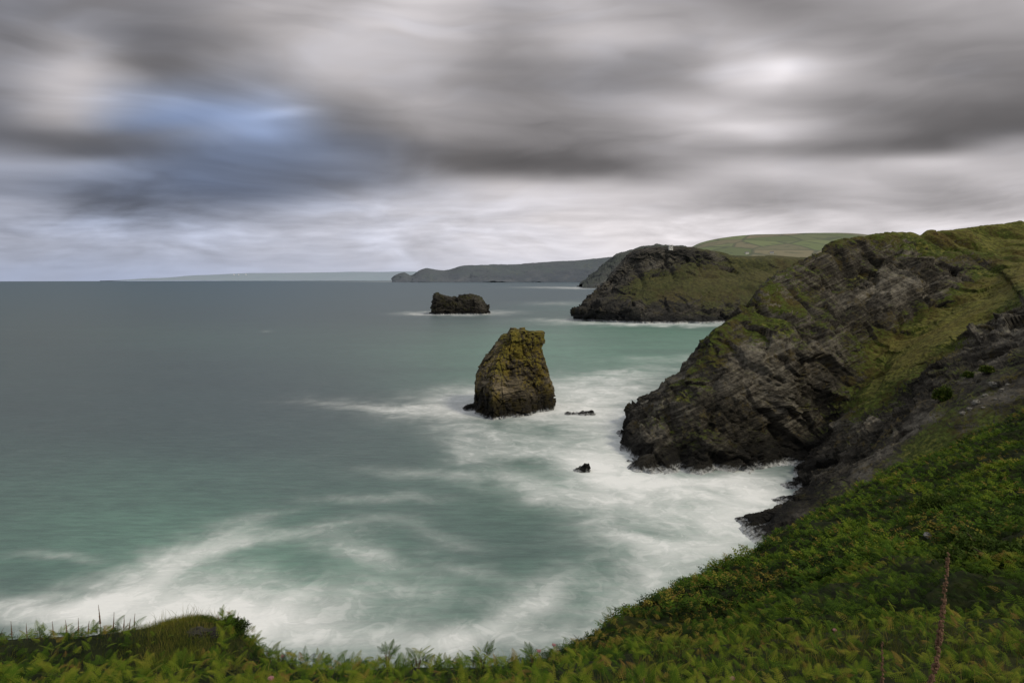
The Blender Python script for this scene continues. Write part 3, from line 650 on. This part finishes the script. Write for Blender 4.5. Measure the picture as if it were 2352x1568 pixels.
# ================================================================== ROCKS
M_stack = rock_mat('stack_rock', bed=(.05, .12, 0), lich=.42, lichc=(.15, .115, .020), rock=((.012, .010, .008), (.068, .058, .042), (.24, .20, .14)), sc=1.1, wet=15., wash=1.2, gs=1.4,
                   grasses=((.10, .074, .018), (.165, .125, .020), (.120, .110, .020), (.24, .185, .038)))
M_dark = rock_mat('dark_rock', lich=.1, lichc=(.05, .045, .015), rock=((.008, .008, .008), (.03, .029, .027), (.09, .085, .075)), sc=1., wet=6., wash=.9)
M_islet = rock_mat('islet_rock', bed=(.1, .1, 0), lich=.25, lichc=(.04, .04, .013), rock=((.008, .008, .007), (.032, .030, .026), (.08, .075, .066)), sc=.45, wet=10., wash=2.2, gs=.4, grasses=((.04, .04, .014), (.04, .045, .014), (.04, .055, .014), (.06, .06, .024)))
def pillar(name, prof, Y0, dfac, mat, amp, wl, crags, nz=360, nt=440, shape=3.2):
    pr = np.array(prof, float)
    zz = H-(pr[:, 0]-EY)/FX*Y0; xl = (pr[:, 1]-CX)/FX*Y0; xr = (pr[:, 2]-CX)/FX*Y0
    z = np.linspace(-8, zz[0], nz)
    o_ = np.argsort(zz)
    a = np.interp(z, zz[o_], xl[o_]); b_ = np.interp(z, zz[o_], xr[o_])
    cx = (a+b_)/2; hwid = (b_-a)/2
    th = np.linspace(0, 2*math.pi, nt, endpoint=False); c, s = np.cos(th), np.sin(th)
    ex = 2/shape
    X_ = cx[:, None]+hwid[:, None]*(np.sign(c)*np.abs(c)**ex)[None]
    dm = np.maximum(hwid, 2)[:, None]*dfac
    Y_ = Y0+dm*(np.sign(s)*np.abs(s)**ex)[None]+.12*(z[:, None]-10)
    # the seaward edge juts forward left of the middle: a left face and a right face
    Y_ = Y_-np.where(s < 0, 1, 0)[None]*dm*1.15*np.clip(1-np.abs(c+.34)[None]/.85, 0, 1)
    Z_ = np.repeat(z[:, None], nt, 1)
    V = np.stack([X_, Y_, Z_], -1)
    cap = V[-1:].copy(); cen = cap.mean(1, keepdims=True)
    caps = [cen+(cap-cen)*f+np.array([0, 0, h_]) for f, h_ in ((.95, .1), (.85, .15), (.7, .2), (.5, .2), (.3, .2), (.02, .1))]
    V = np.concatenate([V]+caps); R = V.shape[0]
    n = V-np.stack([np.repeat(np.concatenate([cx, [cx[-1]]*6])[:, None], nt, 1), np.full((R, nt), float(Y0))+.12*(V[..., 2]-10), V[..., 2]-1], -1)
    n /= np.linalg.norm(n, axis=2)[..., None]
    p = V.reshape(-1, 3)
    ca, cs, bn = crags
    d = amp*fbm(p/wl, 6, .5)+ca*crag(p, cs, bn, 4, 1.25)+.35*beds(p, 1.5, bn, 12.)
    ck = np.stack([p[:, 0]/6., p[:, 1]/6., p[:, 2]/40.], -1)
    d -= 1.3*np.clip(1-np.abs(perlin(ck+60))*9, 0, 1)
    # the two silhouette edges keep their line; the faces between them break up more
    edge = np.clip(np.abs(np.tile(c, R))*1.25-.2, 0, 1)
    d = d*(1-.35*edge)
    V = V+n*d.reshape(R, nt, 1)
    # stepped top: a lower shoulder on the left, a notch before the right hand block
    xr_ = (V[..., 0]-cx[-1])/hwid[-1]; kz = np.clip((V[..., 2]-(zz[0]-7))/7, 0, 1)
    stp = 3.0*(xr_ < -.62)+1.5*(xr_ > .22)+1.3*((xr_ > .16) & (xr_ < .30))+.7*((xr_ > -.3) & (xr_ < -.12))
    V[..., 2] -= stp*kz
    n2 = normals(V).reshape(-1, 3)
    if (n2*n.reshape(-1, 3)).sum(1).mean() < 0: n2 = -n2
    G = -.20+.6*fbm(p/5., 4)+.45*np.clip((p[:, 2]-8)/26, 0, 1)+.45*np.clip(n2[:, 0]*.8+n2[:, 2], -.8, 1)
    o = obj(name, V.reshape(-1, 3), grid_faces(R, nt, True), mat, attrs={'grass': np.clip(G, -1, .8)}, smooth=True)
    return o, V
st, STV = pillar('sea_stack', [(757, 1154, 1245), (764, 1150, 1249), (782, 1145, 1250), (795, 1135, 1246), (808, 1125, 1244), (820, 1115, 1247), (838, 1103, 1253), (855, 1096, 1258), (880, 1092, 1265), (900, 1095, 1271), (920, 1094, 1272), (935, 1090, 1271), (960, 1084, 1275)], 372, .8, M_stack, .4, 14., (1.5, 7.0, (.12, -.1, 1.)))
tag(st, 'tall ochre lichened sea stack rising from white foam in the middle of the bay', 'sea stack')
def ridge(name, prof, Y0, base, depth, mat, amp, wl, label, cat, crags=(.6, 3.), nu=200, nv=90, seed=0, group=None):
    pr = np.array(prof, float); x = (pr[:, 0]-CX)/FX*Y0; zt = H-(pr[:, 1]-EY)/FX*Y0
    u = np.linspace(0, 1, nu); xs = x[0]+(x[-1]-x[0])*u
    zs = np.interp(xs, x, zt); phi = np.linspace(0, math.pi, nv)
    endw = np.clip(np.minimum(u, 1-u)*9, 0, 1)**.5
    dd = depth*(.25+.75*endw)*(1+.15*np.sin(u*9+seed))
    c = np.cos(phi); s = np.sin(phi)
    Yv = Y0+depth-dd[:, None]*(np.sign(c)*np.abs(c)**.75)[None]
    Zv = base+(zs*(.12+.88*endw)-base)[:, None]*(s**.55)[None]
    V = np.stack([np.repeat(xs[:, None], nv, 1), Yv, Zv], -1)
    n = normals(V); p = V.reshape(-1, 3)+seed*37.7
    d = amp*fbm(p/wl, 6, .58)+crags[0]*crag(p, crags[1], (.2, .1, 1.), 3, 1.8)
    V = V+n*d.reshape(nu, nv, 1)
    G = -.2+.55*np.clip((V[..., 2]-zs[:, None]*.75)/6, 0, 1)*(zs.max() > 20)+.3*fbm(p/wl, 4).reshape(nu, nv)
    o = obj(name, V.reshape(-1, 3), grid_faces(nu, nv), mat, attrs={'grass': G.ravel()}, smooth=True)
    tag(o, label, cat, group); return o
ridge('islet', [(986, 715), (990, 684), (996, 674), (1008, 676), (1025, 683), (1045, 685), (1060, 680), (1075, 677), (1085, 678), (1100, 686), (1113, 698), (1124, 716)], 1290, -10, 32, M_islet, 3., 32., 'dark flat topped rocky islet far out before the horizon', 'islet', crags=(3.2, 16.), nu=260, nv=120)
ridge('rock', [(1062, 938), (1080, 932), (1100, 928), (1118, 925), (1132, 930)], 358, -3, 5, M_dark, .5, 6., 'low dark rock ledge at the left foot of the sea stack', 'rock', seed=1, crags=(.4, 3.))
ridge('rock', [(1290, 958), (1305, 951), (1325, 952), (1345, 949), (1362, 947), (1372, 956)], 346, -3, 4, M_dark, .5, 5., 'flat dark rock awash between the sea stack and the cliff', 'rock', seed=2, crags=(.45, 3.))
ridge('rock', [(1318, 1087), (1328, 1080), (1340, 1076), (1346, 1069), (1354, 1068), (1358, 1086)], 245, -2, 2.5, M_dark, .3, 3., 'small jagged rock alone in the foam left of the cliff foot', 'rock', crags=(.3, 1.4), seed=3)
ridge('rock', [(1430, 1018), (1443, 998), (1462, 976), (1485, 967), (1520, 974), (1550, 1000)], 292, -4, 8, M_dark, .9, 8., 'black rock shelf jutting out at the left end of the cliff foot', 'rock', crags=(1.1, 5.), seed=4)
ridge('rock', [(1785, 1130), (1810, 1120), (1835, 1113), (1860, 1106), (1890, 1112)], 226, -3, 3, M_dark, .25, 5., 'dark wet rock below the gully, higher of the two by the inlet', 'rock', crags=(.3, 3.), seed=5)
ridge('rock', [(1772, 1162), (1797, 1153), (1820, 1147), (1850, 1142), (1880, 1148)], 211, -3, 3, M_dark, .25, 5., 'dark wet rock above the lowest rock toe in the inlet', 'rock', crags=(.3, 3.), seed=6)
ridge('rock', [(1692, 1226), (1715, 1214), (1745, 1201), (1790, 1186), (1840, 1168), (1890, 1150), (1920, 1150)], 189, -3, 5, rock_mat('slab_rock', lich=.1, lichc=(.05, .045, .018), rock=((.010, .009, .008), (.048, .043, .034), (.15, .135, .105)), wet=4., wash=.8), .25, 5., 'long low slanting slab running down into the foam, lowest rock of the inlet', 'rock', crags=(.35, 3.5), seed=7)

# ================================================================== SMALL THINGS
M_white = plain('white_render', (.55, .55, .53), .6, .08, 1.); M_slate = plain('roof_slate', (.12, .12, .13), .6); M_glass = plain('window_glass', (.03, .035, .04), .15, .1); M_pole = plain('grey_pole', (.35, .35, .35), .5)
lp = on_surface(WV, 1537, 573)
lo = tag(empty('lookout_tower', tuple(lp+np.array([0, 0, -.6])), .2), 'small white lookout tower on top of the headland', 'tower')
lo.scale = (.8, .8, 1.0)
obj('wall', *boxm(-4, 4, -3.2, 3.2, 0, 6.2), M_white, lo)
obj('roof', *boxm(-4.3, 4.3, -3.5, 3.5, 6.203, 6.7), M_slate, lo)
for sx in (-1, 1):
    obj('turret', *joinm([boxm(sx*3.2-1, sx*3.2+1, -3.1, 3.1, 6.703, 8.6), boxm(sx*3.2-1.2, sx*3.2+1.2, -3.3, 3.3, 8.603, 8.9)]), M_white, lo)
    wdw = obj('window', *boxm(sx*2-.7, sx*2+.7, -3.24, -3.203, 3., 4.8), M_glass, lo)
    obj('sill', *boxm(sx*2-.9, sx*2+.9, -3.35, -3.203, 2.75, 2.95), M_white, wdw)
obj('door', *boxm(-.6, .6, -3.25, -3.203, .6, 2.7), M_slate, lo)
obj('mast', *tube([(0, 0, 6.7), (0, 0, 9), (0, 0, 11.5)], [.12, .1, .06]), M_pole, lo)
def house(px, py, label, rz, s=1.):
    p_ = on_surface(FV, px, py)
    h_ = tag(empty('farmhouse', tuple(p_+np.array([0, 0, -1])), rz), label, 'farmhouse')
    obj('wall', *boxm(-8*s, 8*s, -4*s, 4*s, 0, 6.5*s), M_white, h_)
    V = np.array([(-8.4, -4.5, 6.4), (8.4, -4.5, 6.4), (8.4, 4.5, 6.4), (-8.4, 4.5, 6.4), (-8.4, 0, 10), (8.4, 0, 10)])*s
    rf = obj('roof', V, np.array([(0, 1, 5, 4), (2, 3, 4, 5)]), M_slate, h_)
    obj('chimney', *boxm(5*s, 6.4*s, -.7*s, .7*s, 8.6*s, 11.6*s), M_slate, rf)
    for k in (-5, -1.5, 2, 5.5): obj('window', *boxm((k-.6)*s, (k+.6)*s, -4.05*s, -4.004*s, 3.8*s, 5.4*s), M_glass, h_)
house(1712, 582, 'tiny white farmhouse on the field hill, left of the pair', .2, .8)
house(1768, 580, 'tiny white farmhouse on the field hill, right of the pair', -.3, .8)
M_dish = plain('dish_white', (.7, .7, .72), .5, .03)
def dish(px, label, s):
    p_ = on_surface(KV, px, 629)
    d_ = tag(empty('radio_dish', tuple(p_+np.array([0, -200, 0])), 0), label, 'radio dish')
    r = np.linspace(.02, 1, 8); th = np.linspace(0, 2*math.pi, 24, endpoint=False)
    V = np.stack([r[:, None]*np.cos(th)[None]*s, np.repeat(-.35*r[:, None]**2*s, 24, 1)+.2*s, r[:, None]*np.sin(th)[None]*s+1.3*s], -1).reshape(-1, 3)
    obj('bowl', V, grid_faces(8, 24, True), M_dish, d_, smooth=True)
    obj('pedestal', *tube([(0, .3*s, -.4*s), (0, .3*s, .6*s), (0, .2*s, 1.3*s)], [.35*s, .22*s, .15*s], 10), M_dish, d_)
dish(543, 'leftmost white radio dish on the far hazy coast', 24)
dish(553, 'middle white radio dish on the far hazy coast', 22)
dish(572, 'rightmost white radio dish on the far hazy coast', 23)

def blob(name, c, rad, mat, label, cat, seed=0, group=None, n=28):
    th = np.linspace(0, math.pi, n); ph = np.linspace(0, 2*math.pi, n*2, endpoint=False)
    V = np.stack([np.sin(th)[:, None]*np.cos(ph)[None], np.sin(th)[:, None]*np.sin(ph)[None], np.repeat(np.cos(th)[:, None], n*2, 1)], -1)
    p_ = V.reshape(-1, 3)+seed*13.1
    V = V*(1+.25*fbm(p_*1.1, 5, .6).reshape(n, n*2, 1)+.28*crag(p_, .8, (0, 0, 1), 2, 1.3).reshape(n, n*2, 1))*np.array(rad)
    o = obj(name, V.reshape(-1, 3), grid_faces(n, n*2, True), mat, attrs={'grass': np.full(n*n*2, -1.)}, smooth=False)
    o.location = tuple(c); o.rotation_euler = (0, 0, seed*1.7)
    tag(o, label, cat, group); return o
M_pale = plain('pale_stone', (.14, .135, .12), .8, .7, 2.)
lab = 'pale lichened boulder on the rocky spur above the bracken edge'
for i, (px, py, s) in enumerate([(2283, 884, 1.2), (2300, 893, .7), (2262, 905, .8), (2240, 925, 1.1), (2225, 938, .7), (2256, 935, .5), (2210, 948, .8), (2310, 880, .5), (2285, 915, .5)]):
    blob('boulder', on_surface(CV, px, py), (s, s*.9, s*.6), M_pale, lab, 'boulder', i+1, 'pale boulders on the spur')
blob('boulder', on_surface(HV, 2138, 1240)+np.array([0, 0, .45]), (.34, .26, .18), plain('white_stone', (.17, .17, .155), .7, .5, 3.), 'single pale boulder lying in the bracken on the right slope', 'boulder', 21)
M_bush = leaf_mat('shrub_leaf', [(0., (.006, .012, .003)), (.5, (.022, .042, .006)), (.8, (.05, .085, .012)), (1., (.10, .11, .025))])
M_twig = plain('twig_bark', (.05, .035, .022), .85)
LT = np.array([[0, 0, 0], [.5, -.28, .05], [1, 0, -.05], [.5, .28, .05]]); LF = np.array([(0, 1, 2), (0, 2, 3)])
def shrub(c, rad, n, leaf, label, seed, tone=.45):
    r_ = np.random.RandomState(seed); c = np.asarray(c, float)
    s_ = tag(empty('shrub', tuple(c)), label, 'shrub')
    d = r_.normal(size=(n, 3)); d /= np.linalg.norm(d, axis=1)[:, None]; d[:, 2] = np.abs(d[:, 2])*1.0-.1
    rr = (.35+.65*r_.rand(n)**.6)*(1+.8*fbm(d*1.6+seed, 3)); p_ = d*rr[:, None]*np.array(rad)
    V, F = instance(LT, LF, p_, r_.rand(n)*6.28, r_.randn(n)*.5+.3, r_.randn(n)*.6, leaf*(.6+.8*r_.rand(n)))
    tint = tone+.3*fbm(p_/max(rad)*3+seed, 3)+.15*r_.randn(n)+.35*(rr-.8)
    obj('foliage', V, F, M_bush, s_, attrs={'tint': np.clip(np.repeat(tint, 4), 0, 1)})
    for k in range(5):
        a = r_.rand()*6.28; e = np.array([math.cos(a)*rad[0]*.7, math.sin(a)*rad[1]*.7, rad[2]*.8])
        obj('stem', *tube([(0, 0, -.2*rad[2]), e*.45, e], [rad[2]*.05, rad[2]*.03, rad[2]*.012]), M_twig, s_)
shrub(on_surface(BV, 530, 1444)+np.array([0, 0, -.02]), (.42, .35, .24), 2600, .045, 'dark twiggy bush on the right end of the left mound', 1)
shrub(on_surface(BV, 455, 1422)+np.array([.05, 0, -.05]), (.3, .25, .09), 900, .035, 'small low bush crowning the left grassy mound', 2, .6)
shrub(on_surface(HV, 2310, 1305), (2.4, 1.8, 1.2), 8000, .17, 'big dark rounded bush on the lower right slope', 3, .6)
shrub(on_surface(HV, 2180, 1170), (2.6, 2.2, 1.1), 6000, .2, 'dark bush in the middle of the bracken slope', 4, .6)
shrub(on_surface(CV, 2165, 915), (2.8, 2.6, 3.6), 3500, .5, 'dark green shrub clinging to the rock face, lowest of three', 5, .65)
shrub(on_surface(CV, 2222, 862), (1.6, 1.6, 1.6), 1500, .45, 'dark green shrub on the rock face, middle one of three', 6, .7)
shrub(on_surface(CV, 2270, 850), (2.3, 2.2, 1.7), 2200, .45, 'dark green shrub on the rock face, highest of three', 7, .75)
blob('rock', on_surface(BV, 455, 1458)+np.array([0, .1, -.06]), (.30, .25, .13), M_dark, 'dark overhung rock in the side of the left mound', 'rock', 9)

M_seed = plain('dry_seed', (.105, .055, .028), .85, .4, 60.); M_stem = plain('dry_stem', (.11, .065, .03), .8, .3, 30.)
OC = np.array([[1, 0, 0], [0, 1, 0], [-1, 0, 0], [0, -1, 0], [0, 0, 1.5], [0, 0, -1]], float); OF = np.array([(0, 1, 4), (1, 2, 4), (2, 3, 4), (3, 0, 4), (1, 0, 5), (2, 1, 5), (3, 2, 5), (0, 3, 5)])
def stalk(base, tip, bend, rad, pod, npod, frac, label, group=None, seed=0):
    r_ = np.random.RandomState(seed); base = np.array(base); tip = np.array(tip)
    s_ = tag(empty('dry_stalk', tuple(base)), label, 'stalk', group)
    u = np.linspace(0, 1, 14); c = (tip-base)[None]*u[:, None]+np.array([bend, 0, 0])[None]*np.sin(u*math.pi)[:, None]
    obj('stem', *tube(c, rad*(1-.7*u)), M_stem, s_)
    if npod < 60:
        k = np.linspace(frac, 1., npod*2); pc = np.stack([np.interp(k, u, c[:, i]) for i in range(3)], -1)
        rr = pod*(1.2-.9*(k-frac)/(1-frac))*np.where(np.arange(npod*2) % 2, 1.25, .55)*(.7+.6*r_.rand(npod*2))
        obj('seed_head', *tube(pc, rr, 7), M_seed, s_)
        return
    k = frac+(1-frac)*np.sort(r_.rand(npod)); pc = np.stack([np.interp(k, u, c[:, i]) for i in range(3)], -1)
    a = r_.rand(npod)*6.28; ps = pod*(1.15-.75*(k-frac)/(1-frac))
    pc = pc+np.stack([np.cos(a), np.sin(a), 0*a], -1)*(ps*.9)[:, None]
    V, F = instance(OC, OF, pc, a, r_.randn(npod)*.4, r_.randn(npod)*.4, ps)
    obj('seed_head', V, F, M_seed, s_)
stalk(P(2075, 1830, 4.4), P(2178, 1268, 4.4), .05, .008, .017, 240, .22, 'tall brown foxglove seed spike at the lower right corner', seed=1)
stalk(P(2020, 1830, 4.8), P(2026, 1472, 4.8), .01, .007, .014, 140, .30, 'shorter brown seed spike left of the tall one at lower right', seed=2)
stalk(P(232, 1475, 14.5), P(226, 1388, 14.5), .01, .008, .014, 40, .5, 'tallest thin dark seed spike on the left bank', seed=3)
for i, (px, y0, y1) in enumerate([(262, 1470, 1405), (180, 1480, 1418), (205, 1475, 1425), (285, 1465, 1412), (300, 1462, 1420), (120, 1485, 1425), (60, 1490, 1430), (310, 1460, 1408), (150, 1480, 1422), (500, 1450, 1405), (547, 1460, 1408), (25, 1490, 1426), (520, 1450, 1412)]):
    stalk(P(px+random.uniform(-6, 6), y0, 14.4), P(px, y1, 14.4), random.uniform(-.03, .03), .006, .011, 24, .45, 'short thin dark seed stalk among the grass of the left bank', 'thin seed stalks on the left bank', seed=10+i)
M_pink = plain('pink_petal', (.30, .15, .16), .8, .35, 80.)
def flower(px, py, Y, r, mat, label, group, seed):
    r_ = np.random.RandomState(seed); tp = np.array(P(px, py, Y)); bs = tp+np.array([r_.uniform(-.04, .04), .05, -.5])
    f_ = tag(empty('wildflower', tuple(bs)), label, 'wildflower', group); q_ = tp-bs
    obj('stem', *tube([(0, 0, 0), q_*.5+np.array([.01, 0, 0]), q_], [.005, .004, .003]), M_stem, f_)
    n = 90; d = np.clip(r_.normal(size=(n, 3)), -1.8, 1.8)*np.array([1, 1, .45])*r*.35
    V, F = instance(OC, OF, q_+d, r_.rand(n)*6.28, r_.randn(n)*.4, r_.randn(n)*.4, r*.18*(.7+.7*r_.rand(n)))
    obj('flower_head', V, F, mat, f_)
for i, (px, py, Y) in enumerate([(650, 1506, 13.8), (622, 1556, 9.5), (1272, 1480, 14), (1917, 1446, 13.5), (1680, 1556, 9.6), (1238, 1494, 13.5)]):
    flower(px, py, Y, .05, M_pink, 'dusty pink flower head among the foreground ferns', 'pink flower heads', 40+i)
def fern_plant(px, py, Y, n, s, label, seed):
    r_ = np.random.RandomState(seed); b_ = np.array(P(px, py, Y))
    f_ = tag(empty('bracken_fern', tuple(b_)), label, 'fern')
    for k in range(n):
        a = r_.rand()*6.28; hh = s*(.25+.4*r_.rand()); e = np.array([math.cos(a)*.18*s, math.sin(a)*.18*s, hh])
        V, F = instance(F0b[0], F0b[1], e[None], np.array([a]), np.array([.25+.5*r_.rand()]), np.array([r_.randn()*.3]), np.array([s*(.5+.25*r_.rand())]))
        fo = obj('frond', V, F, M_fern, f_, attrs={'tint': np.full(len(V), .26+.25*r_.rand())})
        obj('stalk', *tube([(0, 0, -.15), e*.5, e], [.007, .006, .004]), M_stem, fo)
fern_plant(890, 1528, 14.2, 12, .46, 'upright dark fern on the bank skyline, left of centre', 1)
fern_plant(1110, 1530, 14, 11, .44, 'upright fern on the bank skyline below the sea stack', 2)
fern_plant(1225, 1528, 14, 10, .42, 'upright fern beside a pink flower on the bank skyline', 3)
fern_plant(960, 1532, 14.2, 10, .38, 'shorter fern just right of the dark skyline fern', 4)
fern_plant(1480, 1600, 9.2, 9, .38, 'bright fern at the bottom edge right of centre', 5)
fern_plant(1640, 1590, 9.6, 9, .38, 'bright fern at the bottom edge below the far bracken slope', 6)
print('polys', sum(len(o.data.polygons) for o in bpy.data.objects if o.type == 'MESH'))
